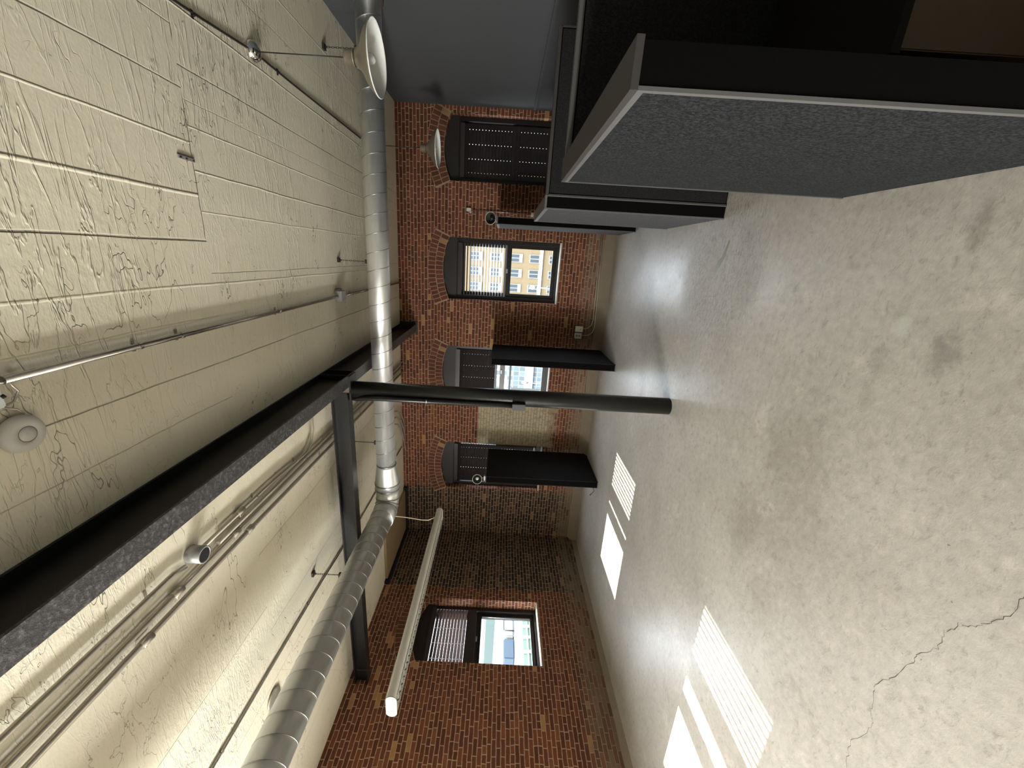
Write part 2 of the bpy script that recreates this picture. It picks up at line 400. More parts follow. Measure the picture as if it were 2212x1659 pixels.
def arch_ring(mapf, wall, win):
    uc, a, zb, zs, zt = win; _, R, cz, th = arch_pts(a, zs, zt)
    b = MB(); bk = MB()
    for ring in range(2):
        r0 = R + .006 + ring*.108; r1 = r0+.098; n = int(round(2*th*(r0+r1)/2/.060))
        for k in range(n):
            t0 = -th + 2*th*(k+.09)/n; t1 = -th + 2*th*(k+.91)/n; j = random.uniform(-.003, .003)
            P = [(r0+j, t0), (r1+j, t0), (r1+j, t1), (r0+j, t1)]
            f = [mapf(uc+r*math.sin(t), cz+r*math.cos(t), -.007) for r, t in P]; g = [mapf(uc+r*math.sin(t), cz+r*math.cos(t), .0) for r, t in P]
            vf = [b.bm.verts.new(p) for p in f]; vg = [b.bm.verts.new(p) for p in g]
            b.bm.faces.new(vf)
            for i in range(4): b.bm.faces.new((vf[i], vf[(i+1) % 4], vg[(i+1) % 4], vg[i]))
    n = 24
    for k in range(n):
        t0 = -th-.015+(2*th+.03)*k/n; t1 = -th-.015+(2*th+.03)*(k+1)/n
        bk.poly([mapf(uc+r*math.sin(t), cz+r*math.cos(t), -.003) for r, t in ((R, t0), (R+.218, t0), (R+.218, t1), (R, t1))])
    b.build('brick_arch', m_arch, wall); bk.build('arch_mortar', m_mortar, wall)

back = lambda u, z, d: (u, YB+d, z)
left = lambda u, z, d: (XL-d, u, z)
BW = [(1.33, .39, .705, 2.28, 2.365), (-.1875, .4225, .705, 2.28, 2.365), (-1.72, .41, .705, 2.28, 2.365), (-3.34, .42, .705, 2.28, 2.37)]
LW = [(1.70, .46, .70, 2.31, 2.42), (3.905, .46, .765, 2.31, 2.42)]
wall_b = wall_with_windows('wall_back', back, XL, XR, BW)
wall_l = wall_with_windows('wall_left', left, YR, YB, LW)
for wv_ in BW: arch_ring(back, wall_b, wv_)
for wv_ in LW: arch_ring(left, wall_l, wv_)
m = MB(); m.box(XR, XR+.12, YR, YB+.1, 0, ZC); m.build('wall_right', m_gray)['kind'] = 'structure'
m = MB(); m.box(XL-.3, XR+.12, YR-.12, YR, 0, ZC); m.build('wall_rear', m_gray)['kind'] = 'structure'
m = MB(); m.box(XL-.34, XR+.12, YR-.12, YB+.34, -.15, 0); m.build('floor', m_floor)['kind'] = 'structure'
m = MB(); m.box(XL-.34, XR+.12, YR-.12, YB+.34, ZC, ZC+.25); m.build('ceiling', m_ceil)['kind'] = 'structure'
# concrete cove where the walls meet the floor
def cove(name, mapf, u0, u1, hgt, out):
    m = MB(); P = []
    for k in range(9):
        a = math.pi/2*k/8; P.append((-(out*(1-math.cos(math.pi/2-a)) if False else out*math.sin(a)), hgt*(1-math.sin(a))*.0 + hgt*(1-math.sin(a))**1.15))
    n = 40
    rows = []
    for i in range(n+1):
        u = u0+(u1-u0)*i/n; j = random.uniform(.9, 1.1)
        rows.append([m.bm.verts.new(mapf(u, max(z*j, .0) + .0006, d if d < -.004 else -.004)) for d, z in P])
    for A, B in zip(rows, rows[1:]):
        for k in range(8): m.bm.faces.new((A[k], A[k+1], B[k+1], B[k])).smooth = True
    o = m.build(name, m_cove); o['kind'] = 'structure'; return o
cove('baseboard_back', back, XL, XR, .12, .17)
cove('baseboard_left', left, YR, YB, .055, .075)
m = MB(); m.box(XR-.018, XR, YR, YB, 1.205, 1.235); m.build('trim_1', m_gray)['kind'] = 'structure'
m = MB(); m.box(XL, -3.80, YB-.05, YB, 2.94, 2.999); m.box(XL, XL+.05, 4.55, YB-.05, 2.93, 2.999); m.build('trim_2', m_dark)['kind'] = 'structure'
# floor crack, a winding open joint
cr = [(-.70, .84), (-.822, .864), (-.909, .876), (-.965, .901), (-.997, .926), (-1.026, .954), (-1.08, .974), (-1.147, .971), (-1.228, 1.009), (-1.264, 1.011), (-1.386, 1.042), (-1.47, 1.075), (-1.527, 1.063), (-1.584, 1.051), (-1.606, 1.032), (-1.668, 1.038), (-1.767, 1.064), (-1.835, 1.055), (-1.93, 1.036), (-2.1, 1.02)]
pts = []
for (ax, ay), (bx, by) in zip(cr, cr[1:]):
    for k in range(5):
        t = k/5; pts.append((ax+(bx-ax)*t+random.uniform(-.006, .006), ay+(by-ay)*t+random.uniform(-.006, .006)))
m = MB(); prev = None
for i, (px_, py_) in enumerate(pts):
    wd = .0003 + .0008*random.random()*(1 if i < 60 else .5)
    cur = (m.bm.verts.new((px_, py_-wd, .0006)), m.bm.verts.new((px_, py_+wd, .0006)))
    if prev: m.bm.faces.new((prev[0], cur[0], cur[1], prev[1]))
    prev = cur
GREEN = [(.198, 2.804), (.187, 2.790), (.150, 2.797), (.118, 2.806), (.095, 2.802), (.058, 2.826), (.030, 2.850), (.012, 2.868), (-.012, 2.874), (-.047, 2.910), (-.052, 2.938), (-.030, 2.930), (.003, 2.922), (.030, 2.902), (.067, 2.882), (.090, 2.850), (.119, 2.836), (.164, 2.818)]
fl_ = bpy.data.objects['floor']; m.build('crack', Mat('crack_dirt', (.06, .05, .035), .9), fl_)

m = MB(); m.poly([(a_, b_, .0007) for a_, b_ in GREEN]); m.build('paint_mark', Mat('green_mark', (.17, .165, .095), .45), fl_)

# ---------------------------------------------------------------- windows and blinds
def windows():
    data = [('window_1',) + (back,) + BW[0], ('window_2', back) + BW[1], ('window_3', back) + BW[2], ('window_4', back) + BW[3], ('window_5', left) + LW[1], ('window_6', left) + LW[0]]
    for name, mp, uc, a, zb, zs, zt in data:
        L = mp is left
        F0 = .15 if L else .11          # depth of the frame's inner face
        zh = zs+.02 if L else zs-.1     # underside of the head
        rt = struct(name, mp(uc, zb, F0))
        def bx(mb, u0, u1, z0, z1, d0, d1):
            p = mp(u0, z0, d0); q = mp(u1, z1, d1)
            mb.box(min(p[0], q[0]), max(p[0], q[0]), min(p[1], q[1]), max(p[1], q[1]), z0, z1)
        fw = .055
        f = MB(); bx(f, uc-a, uc-a+fw, zb, zh, F0, F0+.15); bx(f, uc+a-fw, uc+a, zb, zh, F0, F0+.15)
        bx(f, uc-a+fw, uc+a-fw, zb, zb+.045, F0, F0+.15)
        bx(f, uc-a+fw, uc+a-fw, zh-.06, zh, F0+(.06 if L else 0), F0+.15)
        f.build('frame', m_frame, rt)
        # arched panel over the sashes
        t = MB(); ap = arch_pts(a, zs, zt)[0]; zbt = zs-.1; dt = F0+.02 if L else F0+.12
        for d in (F0-.02, dt):
            t.poly([mp(uc-a, zbt, d)] + [mp(uc+p, q, d) for p, q in ap] + [mp(uc+a, zbt, d)])
        t.poly([mp(uc-a, zbt, F0-.02), mp(uc+a, zbt, F0-.02), mp(uc+a, zbt, dt), mp(uc-a, zbt, dt)])
        t.build('transom_panel', m_trans, rt)
        zm0, zm1 = ((1.543, 1.617) if uc > 3 else (1.46, 1.535)) if L else (1.395, 1.475)
        st = .05
        def sash(nm, z0, z1, d):
            s = MB(); bx(s, uc-a+fw, uc-a+fw+st, z0, z1, d, d+.035); bx(s, uc+a-fw-st, uc+a-fw, z0, z1, d, d+.035)
            b0, t0 = (.055, zm1-zm0) if nm == 'lower_sash' else (.05, .05)
            bx(s, uc-a+fw+st, uc+a-fw-st, z0, z0+b0, d, d+.035); bx(s, uc-a+fw+st, uc+a-fw-st, z1-t0, z1, d, d+.035)
            so = s.build(nm, m_frame, rt)
            g = MB(); bx(g, uc-a+fw+st, uc+a-fw-st, z0+b0, z1-t0, d+.015, d+.019); g.build('glass', m_glass, so)
            return so
        lo = sash('lower_sash', zb+.045, zm1, F0+.045)
        sash('upper_sash', zm0, zh-(.03 if L else .06), F0+.09)
        k = MB(); bx(k, uc-.03, uc+.03, zm1-.03, zm1-.012, F0+.025, F0+.045); k.build('sash_lock', m_galvbox, lo)
        if name == 'window_3':
            s = MB(); bx(s, uc-a+fw+st, uc+a-fw-st, 1.295, 1.325, F0+.05, F0+.075); s.build('glazing_bar', m_frame, lo)
        if name == 'window_5':
            s = MB(); s.tube([mp(uc+.33, 1.50, F0+.02), mp(uc+.30, .86, F0+.02)], .003, 6); s.build('limit_bar', m_galvbox, lo)
        # bright masonry sill lip
        s = MB(); bx(s, uc-a, uc+a, zb-.001, zb+.014, .004, F0); s.build('sill', Mat('sill_paint', (.55, .52, .46), .6), rt)
windows()

def blind(mp, uc, a, zs, zlow, tilt, label, F0, mat, pitch=.0425, rail=.03, gap=.012, gapl=.005):
    """tilt > 0: room-side edge of each slat lower"""
    L = mp is left
    dC = F0 - .01
    u0, u1 = uc-a+.055+gapl, uc+a-.055-gap
    top = zs-.12 if L else zs-.165
    rt = thing('window_blind', mp(uc, top, dC), label, 'blind')
    def bx(mb, u0, u1, z0, z1, d0, d1):
        p = mp(u0, z0, d0); q = mp(u1, z1, d1)
        mb.box(min(p[0], q[0]), max(p[0], q[0]), min(p[1], q[1]), max(p[1], q[1]), z0, z1)
    h = MB(); bx(h, u0, u1, top-.01, top+.045, dC-.028, dC+.028); h.build('head_rail', m_rail, rt)
    b = MB(); bx(b, u0, u1, zlow, zlow+rail, dC-.026, dC+.026); b.build('bottom_rail', m_rail if mat is not m_slat_bloom else m_slat_bloom, rt)
    ax = Vector(mp(1, 0, 0)) - Vector(mp(0, 0, 0)); o0 = Vector(mp(0, 0, 0)); dn = Vector(mp(0, 0, 1))-o0; up = Vector((0, 0, 1))
    out = (dn*math.cos(tilt) + up*math.sin(tilt)); nrm = out.cross(ax).normalized()
    hw = .025; th = .0014
    holes = [u0+(u1-u0)*t for t in (.10, .36, .63, .90)]
    s = MB(); z = zlow+rail+pitch*.6
    while z < top-.02:
        cur = u0
        for hu in holes + [None]:
            e_ = (hu-.0035) if hu else u1
            c = Vector(mp((cur+e_)/2, z, dC)); s.obox(c, ax*((e_-cur)/2), out*hw, nrm*th)
            if hu:
                for sg in (-1, 1):
                    c = Vector(mp(hu, z, dC)) + out*(sg*(.0035+.01075)); s.obox(c, ax*.0035, out*.01075, nrm*th)
                cur = hu+.0035
        z += pitch
    s.build('slats', mat, rt)
    for hu in holes[::3]:
        c = MB(); p = Vector(mp(hu+.006, 0, dC-.0265)); c.tube([(p.x, p.y, zlow+rail), (p.x, p.y, top)], .0007, 4)
        c.build('ladder_cord', m_black, rt)
    return rt
blind(back, *BW[0][:2], BW[0][3], .80, math.radians(68), 'closed dark blind in the back window nearest the grey wall', .11, m_slat, gap=.030)
blind(back, *BW[1][:2], BW[1][3], 1.465, math.radians(22), 'half raised blind with open slats in the back window beside the tall right panel', .11, m_slat_bloom)
blind(back, *BW[2][:2], BW[2][3], 1.52, math.radians(66), 'half raised closed dark blind in the back window behind the black column', .11, m_slat)
blind(back, *BW[3][:2], BW[3][3], .80, math.radians(66), 'closed dark blind in the back window nearest the dark brick corner', .11, m_slat, gap=.006, gapl=.03)
blind(left, *LW[1][:2], LW[1][3], 1.615, math.radians(55), 'half raised blind with tilted brown slats in the left wall window', .15, Mat('blind_slat_sunlit', (.16, .125, .12), .4), rail=.13)  # sun bounce between the slats is put into this lighter slat colour
blind(left, *LW[0][:2], LW[0][3], 1.63, math.radians(55), 'half raised blind in the nearer left wall window beyond the frame', .15, m_slat, rail=.13)

# ---------------------------------------------------------------- steel
def ibeam_y(m, x0, x1, y0, y1, z0, z1, t=.012):
    xc = (x0+x1)/2; m.box(x0, x1, y0, y1, z1-t, z1); m.box(xc-.006, xc+.006, y0, y1, z0+t, z1-t)
rt = thing('steel_beam', (-1.065, YB, 2.755), 'black steel I-beam under the ceiling running from camera to the back wall', 'beam')
m = MB(); ibeam_y(m, -1.115, -1.015, -5.9, YB-.002, 2.755, 2.998); m.build('beam_profile', m_beam, rt)
m = MB(); m.box(-1.115, -1.015, -5.9, YB-.002, 2.755, 2.767); m.build('bottom_flange', m_flange, rt)
for yy in (3.14, 3.28):
    m = MB(); m.box(-1.113, -1.017, yy, yy+.008, 2.767, 2.986); m.build('stiffener_plate', m_beam, rt)
m = MB(); m.box(-1.15, -.98, YB-.016, YB-.001, 2.735, 2.985); m.build('wall_plate', m_rubber, rt)
rt = thing('steel_beam', (-1.23, 3.2, 2.775), 'shorter black steel beam from the column across to the left brick wall', 'beam')
m = MB(); y0, y1 = 3.14, 3.24
m.box(XL+.002, -1.19, y0, y1, 2.775, 2.786); m.box(XL+.002, -1.19, y0, y1, 2.911, 2.922); m.box(XL+.002, -1.19, 3.185, 3.195, 2.786, 2.911)
m.build('beam_profile', m_beam, rt)
m = MB(); m.box(-1.245, -1.117, 3.13, 3.27, 2.922, 2.932); m.build('bearing_plate', m_beam, rt)
rt = thing('steel_column', (-1.155, 3.2, 0), 'round black steel column standing on the concrete floor', 'column')
m = MB(); m.tube([(-1.155, 3.2, 0.0), (-1.155, 3.2, 2.752)], .072, 32); m.build('shaft', m_col, rt)
m = MB(); m.box(-1.235, -1.02, 3.13, 3.27, 2.74, 2.7545); m.build('cap_plate', m_beam, rt)
m = MB(); m.tube([(-1.215, 3.12, .05), (-1.215, 3.12, .06)], .01, 8)
m.bm.free(); m = MB()
cp = [(-1.155, 3.15, 2.80)] if False else [(-1.236, 3.20, 2.765), (-1.232, 3.17, 2.70), (-1.205, 3.125, 2.62), (-1.198, 3.118, 2.5), (-1.198, 3.118, 1.35)]
m.tube(cp, .0215, 14); m.build('riser_conduit', m_col, rt)
m = MB(); m.box(-1.228, -1.170, 3.083, 3.14, 1.255, 1.365); m.bevel(.004); m.build('junction_box', m_black, rt)
m = MB(); m.tube([(-1.175, 3.09, 2.092), (-1.19, 3.088, 2.094), (-1.215, 3.095, 2.096), (-1.228, 3.115, 2.097)], .006, 8); m.build('pipe_strap', m_emt, rt)

# ---------------------------------------------------------------- spiral duct
rt = thing('spiral_duct', (-.1, 3.69, 2.636), 'round galvanised spiral duct hung below the ceiling with a square turn', 'duct')
ZD = 2.636; YD = 3.69; XD = -2.67
m = MB(); m.tube([(XR-.001, YD, ZD), (-2.16, YD, ZD)], .097, 40); m.build('long_run', m_duct, rt)
m = MB(); m.tube([(-2.15, YD, ZD), (-2.18, YD, ZD), (-2.37, YD, ZD-.004), (-2.44, YD, ZD-.004)], .1, 40, radii=[.099, .1, .128, .129]); m.build('reducer', m_duct, rt)
for xx, rr in ((-2.375, .131), (-2.44, .131), (-2.155, .102)):
    m = MB(); m.tube([(xx-.007, YD, ZD-.003), (xx+.007, YD, ZD-.003)], rr, 40); m.build('collar_band', m_seam, rt)
el = []; ra = .14
for k in range(7):
    a = math.pi/2*k/6; el.append((XD+ra - ra*math.sin(a)*1.0 , YD-ra+ra*math.cos(a), ZD-.003))
el = [(-2.44, YD, ZD-.003)] + el + [(XD, 3.44, ZD-.003)]
m = MB(); m.tube(el, .122, 40); m.build('elbow', m_duct, rt)
for i in range(2, len(el)-1, 2):
    m = MB(); p = Vector(el[i]); t = (Vector(el[i+1])-Vector(el[i-1])).normalized(); m.tube([p-t*.005, p+t*.005], .127, 40)
    m.build('elbow_seam', m_seam, rt)
m = MB(); m.tube([(XD, 3.46, ZD-.003), (XD, -5.9, ZD-.003)], .1155, 40); m.build('side_run', m_duct, rt)
def helix(a, b, r, pitch):
    a, b = Vector(a), Vector(b); t = (b-a).normalized(); L = (b-a).length; n = Vector((0, 0, 1)); c = t.cross(n); P = []
    k = int(L/pitch*28)
    for i in range(k+1):
        an = 2*math.pi*i/28; P.append(a + t*(L*i/k) + n*r*math.cos(an) + c*r*math.sin(an))
    return P
m = MB(); m.tube(helix((XR-.03, YD, ZD), (-2.14, YD, ZD), .0966, .152), .0028, 6); m.build('spiral_seam', m_seam, rt)
m = MB(); m.tube(helix((XD, 3.42, ZD-.003), (XD, 0.2, ZD-.003), .1150, .118), .0026, 6); m.build('spiral_seam', m_seam, rt)
m = MB(); m.lathe([(.097, 0), (.118, 0), (.118, .012), (.097, .012)], 40, Matrix.Translation((XR-.013, YD, ZD)) @ Matrix.Rotation(math.pi/2, 4, 'Y')); m.build('wall_flange', m_seam, rt)
def chain(p, q):
    m = MB(); p, q = Vector(p), Vector(q); L = (q-p).length; n = int(L/.017)
    t = (q-p)/n
    for i in range(n):
        c = p+t*(i+.5); s = Vector((1, 0, 0)) if i % 2 else Vector((0, 1, 0)); P = []
        for k in range(10):
            a = 2*math.pi*k/10; P.append(c + t.normalized()*(.0115*math.cos(a)) + s*(.0055*math.sin(a)))
        m.tube(P, .0017, 5, closed=True)
    return m
for (hx, hy, rz) in ((-.103, YD, .097), (1.479, YD, .097), (-1.911, YD, .097), (XD, 2.683, .116)):
    chain((hx, hy, 2.985), (hx, hy, ZD+rz+.018)).build('hanger_chain', m_rubber, rt)
    m = MB(); m.box(hx-.02, hx+.02, hy-.02, hy+.02, 2.982, 2.999); m.box(hx-.006, hx+.006, hy-.004, hy+.004, 2.965, 2.99); m.build('ceiling_bracket', m_rubber, rt)
    m = MB(); m.box(hx-.018, hx+.018, hy-.014, hy+.014, ZD+rz-.002, ZD+rz+.02); m.build('duct_bracket', m_rubber, rt)
m = MB(); m.tube([(-2.785, 3.40, 2.60), (-2.787, 2.5, 2.602), (-2.786, 1.6, 2.60), (-2.787, .6, 2.598), (-2.787, -.5, 2.6)], .005, 8)
m.bm.free()

# ---------------------------------------------------------------- conduits on the ceiling
def conduit(name, pts, r, mat, label, straps=(), couplings=(), cat='conduit', group=None):
    rt = thing(name, pts[0], label, cat, group)
    m = MB(); m.tube(pts, r, 12); m.build('pipe', mat, rt)
    for (x, y) in straps:
        s = MB(); s.box(x-r-.012, x+r+.012, y-.007, y+.007, ZC-.004, ZC-.0005)
        P = [(x+(r+.002)*math.cos(a), y, pts[0][2]+(r+.002)*math.sin(a)) for a in [math.pi*k/8+math.pi for k in range(9)]]
        for (p, q) in zip(P, P[1:]): s.obox(((p[0]+q[0])/2, y, (p[2]+q[2])/2), Vector((q[0]-p[0], 0, q[2]-p[2]))*.55, (0, .007, 0), (0, 0, .0012))
        s.build('strap', mat, rt)
    for (x, y) in couplings:
        s = MB(); s.tube([(x, y-.028, pts[0][2]), (x, y+.028, pts[0][2])], r+.005, 12); s.tube([(x-r-.004, y-.012, pts[0][2]-.004), (x-r-.012, y-.012, pts[0][2]-.006)], .004, 6); s.build('coupling', mat, rt)
    return rt
zc = ZC-.028
conduit('electrical_conduit', [(-.43, 1.10, zc), (-.424, 1.8, zc), (-.415, 3.56, zc)], .0125, m_emt, 'bright steel conduit on the ceiling between the wall box and the duct', [(-.426, 1.56), (-.424, 1.78), (-.42, 2.6)])
conduit('electrical_conduit', [(-.415, 3.66, zc), (-.42, 4.4, zc), (-.42, 5.78, zc)], .0115, m_emt, 'steel conduit continuing behind the duct from the small grey ceiling box', [(-.42, 3.9), (-.42, 4.9)])
conduit('electrical_conduit', [(-1.50, -5.8, zc), (-1.50, 1.0, zc), (-1.50, 1.46, zc), (-1.52, 1.53, zc)], .0125, m_emtp, 'ceiling conduit ending at the round dark box, nearest the long beam', [(-1.50, 1.34)])
conduit('electrical_conduit', [(-1.505, 1.66, zc), (-1.51, 2.3, zc), (-1.535, 2.62, zc), (-1.54, 2.74, zc), (-1.50, 2.84, zc), (-1.40, 2.88, zc), (-1.12, 2.89, zc)], .0115, m_emtp, 'ceiling conduit that bends sideways into the long steel beam', [(-1.512, 2.1), (-1.53, 2.6)], [(-1.507, 1.95)])
conduit('electrical_conduit', [(-1.605, -5.8, zc), (-1.605, 1.9, zc), (-1.63, 4.0, zc), (-1.66, 5.78, zc)], .014, m_emtp, 'middle ceiling conduit of the three parallel to the long beam', [(-1.615, 2.8)], [(-1.605, 1.46), (-1.605, 1.885)])
conduit('electrical_conduit', [(-1.678, -5.8, zc), (-1.672, 1.9, zc), (-1.715, 4.1, zc), (-1.76, 5.78, zc)], .014, m_emtp, 'ceiling conduit farthest from the long beam of the three parallel ones', [(-1.69, 3.0), (-1.71, 4.0)], [(-1.676, 1.27), (-1.672, 2.0)])
conduit('electrical_conduit', [(-1.565, 1.75, zc), (-1.568, 2.4, zc), (-1.58, 4.0, zc), (-1.60, 5.78, zc)], .0115, m_emtp, 'thin ceiling conduit starting beyond the round dark box', [(-1.57, 2.7), (-1.58, 3.4)])
conduit('electrical_conduit', [(-2.82, -5.8, ZC-.010), (-2.83, 1.4, ZC-.010), (-2.87, 2.8, ZC-.010), (-2.93, 3.5, ZC-.010), (-3.0, 5.7, ZC-.01)], .008, m_emt, 'single thin dark conduit on the ceiling above the second duct run', [(-2.832, 1.5), (-2.86, 2.55)])
for lab, P in (('right-hand of three short conduits bending from the ceiling onto the back wall', [(-2.18, 5.15, zc), (-2.26, 5.4, zc), (-2.38, 5.62, zc), (-2.55, 5.74, zc-.005), (-2.70, 5.782, 2.955)]),
               ('middle of three short conduits bending from the ceiling onto the back wall', [(-2.26, 5.12, zc), (-2.36, 5.4, zc), (-2.50, 5.62, zc), (-2.70, 5.75, zc-.004), (-2.87, 5.782, 2.965)]),
               ('left-hand of three short conduits bending from the ceiling onto the back wall', [(-2.34, 5.09, zc), (-2.47, 5.4, zc), (-2.66, 5.63, zc), (-2.9, 5.745, zc-.005), (-3.10, 5.782, 2.950)])):
    conduit('electrical_conduit', P, .011, m_emtp, lab, group='conduits bending onto the back wall')
conduit('ceiling_wire', [(.96, -.5, ZC-.006), (.98, 2.1, ZC-.006), (.995, 2.28, ZC-.006), (1.037, 2.696, ZC-.006), (1.035, 3.1, ZC-.006), (1.05, 4.68, ZC-.006)], .0055, m_black, 'black wire clipped to the ceiling between the two pendant lamps', [(.985, 2.227), (1.035, 2.95)], cat='wire')
# small boxes
rt = thing('junction_box', (-.41, 3.61, 2.94), 'small grey zinc box on the ceiling beside the duct', 'junction box')
m = MB(); m.box(-.455, -.365, 3.56, 3.66, 2.935, 2.998); m.bevel(.004); m.build('box_body', m_galvbox, rt)
m = MB(); m.tube([(-.36, 3.62, 2.96), (-.345, 3.60, 2.955), (-.343, 3.57, 2.97), (-.35, 3.55, 2.99)], .003, 6); m.build('wire_loop', m_black, rt)
rt = thing('junction_box', (-1.51, 1.59, 2.94), 'round dark-mouthed conduit box between ceiling conduits', 'junction box')
m = MB(); m.lathe([(.043, 2.998), (.043, 2.925), (.036, 2.925), (.034, 2.94), (0, 2.94)], 28, Matrix.Translation((-1.505, 1.60, 0))); m.build('box_body', m_galvbox, rt)
m = MB(); m.lathe([(.034, 2.926), (0, 2.926)], 24, Matrix.Translation((-1.505, 1.60, 0))); m.build('dark_opening', m_dark, rt)
rt = thing('junction_box', (-.43, 1.03, 2.95), 'pale flat ceiling box cut by the picture edge near the round disc', 'junction box')
m = MB(); m.box(-.505, -.395, .93, 1.078, 2.952, 2.998); m.bevel(.005); m.build('box_body', Mat('pale_box', (.60, .66, .64), .5), rt)
m = MB(); m.tube([(-.472, 1.07, 2.953), (-.468, 1.078, 2.95)], .006, 8); m.build('knockout', m_dark, rt)
m = MB(); m.tube([(-.43, 1.077, 2.97), (-.44, 1.115, 2.975), (-.475, 1.135, 2.98), (-.505, 1.12, 2.985), (-.51, 1.085, 2.98), (-.495, 1.06, 2.975)], .0035, 8)
m.tube([(-.50, 1.07, 2.98), (-.515, 1.09, 2.985), (-.53, 1.12, 2.985), (-.55, 1.13, 2.98)], .003, 8); m.build('cable', m_emtp, rt)
rt = thing('access_point', (-.606, 1.115, 2.95), 'round white plastic ceiling disc with a ring in its middle', 'ceiling disc')
T0 = Matrix.Translation((-.608, 1.108, 0))
m = MB(); m.lathe([(0, 2.998), (.052, 2.998), (.060, 2.985), (.061, 2.978), (.057, 2.969), (.046, 2.963), (.026, 2.960), (.0255, 2.9615), (.0235, 2.9615), (.023, 2.960), (0, 2.9595)], 48, T0); m.build('housing', m_endw, rt)
m = MB(); m.lathe([(.0255, 2.9609), (.0235, 2.9609)], 40, T0); m.build('ring_groove', Mat('groove', (.12, .11, .09), .6), rt)
m = MB(); 
for dx in (-.0018, .0026): m.obox((-.608+dx, 1.108, 2.9592), (.0009, .0010, 0), (-.0012, .0038, 0), (0, 0, .0003))
m.build('logo_mark', m_chrome, rt)
rt = thing('metal_channel', (.355, 2.035, 2.995), 'small slotted metal plate set into the ceiling plaster', 'metal plate')
m = MB(); m.box(.347, .362, 1.985, 2.085, 2.994, 2.9995); m.build('plate', m_galvbox, rt)
m = MB(); m.box(.364, .369, 1.988, 2.082, 2.995, 2.9995); m.build('rusty_lip', Mat('rust', (.10, .06, .045), .8), rt)
for y0_ in (1.993, 2.028, 2.071):
    m = MB(); m.box(.351, .357, y0_, y0_+.011, 2.9932, 2.9939); m.build('slot', m_dark, rt)
o = MB(); o.lathe([(0, 2.998), (.075, 2.998), (.08, 2.990), (.07, 2.985), (0, 2.984)], 32, Matrix.Translation((-3.13, 1.985, 0)))
tag(o.build('cover_plate', m_emtp), 'round cream cover plate on the ceiling partly hidden by the second duct run', 'cover plate')
rt = thing('ceiling_panel', (-3.0, 5.2, 2.97), 'narrow white strip box on the ceiling behind the duct before its turn', 'panel')
m = MB(); m.box(-3.22, -2.80, 5.13, 5.25, 2.955, 2.998); m.bevel(.004); m.build('strip_body', m_white, rt)
o = MB(); o.box(-4.60, -3.84, 4.60, 5.73, 2.965, 2.998); tag(o.build('plywood_sheet', m_ply), 'brown plywood sheet fixed to the ceiling in the dark brick corner', 'plywood')

# ---------------------------------------------------------------- pendant lamps
def pendant(x, y, label, drop, canopy):
    zr = 2.275 if drop is None else drop
    rt = thing('pendant_lamp', (x, y, ZC), label, 'lamp')
    T = Matrix.Translation((x, y, zr))
    out = [(.181, 0), (.184, .002), (.176, .014), (.150, .040), (.115, .062), (.080, .078), (.060, .095), (.050, .112), (.048, .118)]
    m = MB(); m.lathe(out + [(.046, .118)], 56, T); m.build('shade', m_spun, rt)
    inn = [(.1805, .0005), (.173, .013), (.148, .037), (.113, .059), (.078, .075), (.058, .092), (.040, .10), (0, .10)]
    m = MB(); m.lathe(inn, 56, T); m.build('shade_lining', m_enamel, rt)
    m = MB(); m.lathe([(.181, -.001), (.186, .001), (.184, .005), (.179, .003)], 56, T); m.build('rim', m_enamel, rt)
    m = MB(); m.lathe([(.049, .108), (.049, .116), (.040, .120), (.040, .178), (.034, .186), (.010, .188), (0, .188)], 36, T)
    m.build('socket_cap', m_spun, rt)
    m = MB(); m.lathe([(.0425, .128), (.0425, .132), (.0405, .134)], 36, T); m.build('cap_ring', m_chrome, rt)
    m = MB(); m.lathe([(0, .010), (.012, .012), (.024, .022), (.030, .040), (.026, .062), (.016, .082), (.014, .10)], 28, T); m.build('bulb', m_bulb, rt)
    m = MB(); m.tube([(x, y, zr+.186), (x, y, ZC-.03)], .0032, 8); m.build('cord', m_black, rt)
    m = MB(); m.lathe([(.055, ZC-.001), (.054, ZC-.012), (.040, ZC-.030), (.015, ZC-.040), (0, ZC-.041)], 36, Matrix.Translation((x, y, 0))); m.build('canopy', m_chrome, rt)
pendant(1.037, 2.696, 'larger near pendant lamp with wide spun metal shade overlapping the duct', 2.288, True)
pendant(1.05, 4.685, 'smaller far pendant lamp in front of the back brick wall', 2.262, True)

# ---------------------------------------------------------------- linear pendant light
LX, LZ = -2.76, 2.064
m_cap_white = Mat('end_cap_white', (.40, .39, .35), .6)
rt = thing('linear_light', (LX, 2.7, ZC), 'long white capsule-section pendant tube light hanging before the left wall', 'light fixture')
def pill(y, sc=1.0, hw=.054, r=.036):
    P = []
    for k in range(24):
        a = 2*math.pi*k/24; cx = hw if math.cos(a) > 1e-6 else (-hw if math.cos(a) < -1e-6 else 0)
        P.append((LX+cx*1.0+r*sc*math.cos(a), y, LZ+r*sc*math.sin(a)))
    return P
m = MB(); ys_ = [1.738, 3.688]; rr = [[m.bm.verts.new(p) for p in pill(y)] for y in ys_]
for k in range(24):
    a = 2*math.pi*(k+.5)/24
    if 4.2 < a < 5.2: continue      # open underside for the louver
    m.bm.faces.new((rr[0][k], rr[0][(k+1) % 24], rr[1][(k+1) % 24], rr[1][k])).smooth = True
m.build('housing', m_white, rt)
for yy, dy in ((1.732, .006), (3.688, .006)):
    m = MB(); A = [m.bm.verts.new(p) for p in pill(yy)]; B = [m.bm.verts.new(p) for p in pill(yy+dy)]
    m.bm.faces.new(A); m.bm.faces.new(list(reversed(B)))
    for k in range(24): m.bm.faces.new((A[k], A[(k+1) % 24], B[(k+1) % 24], B[k]))
    m.build('end_cap', m_cap_white, rt)
m = MB(); y = 1.80
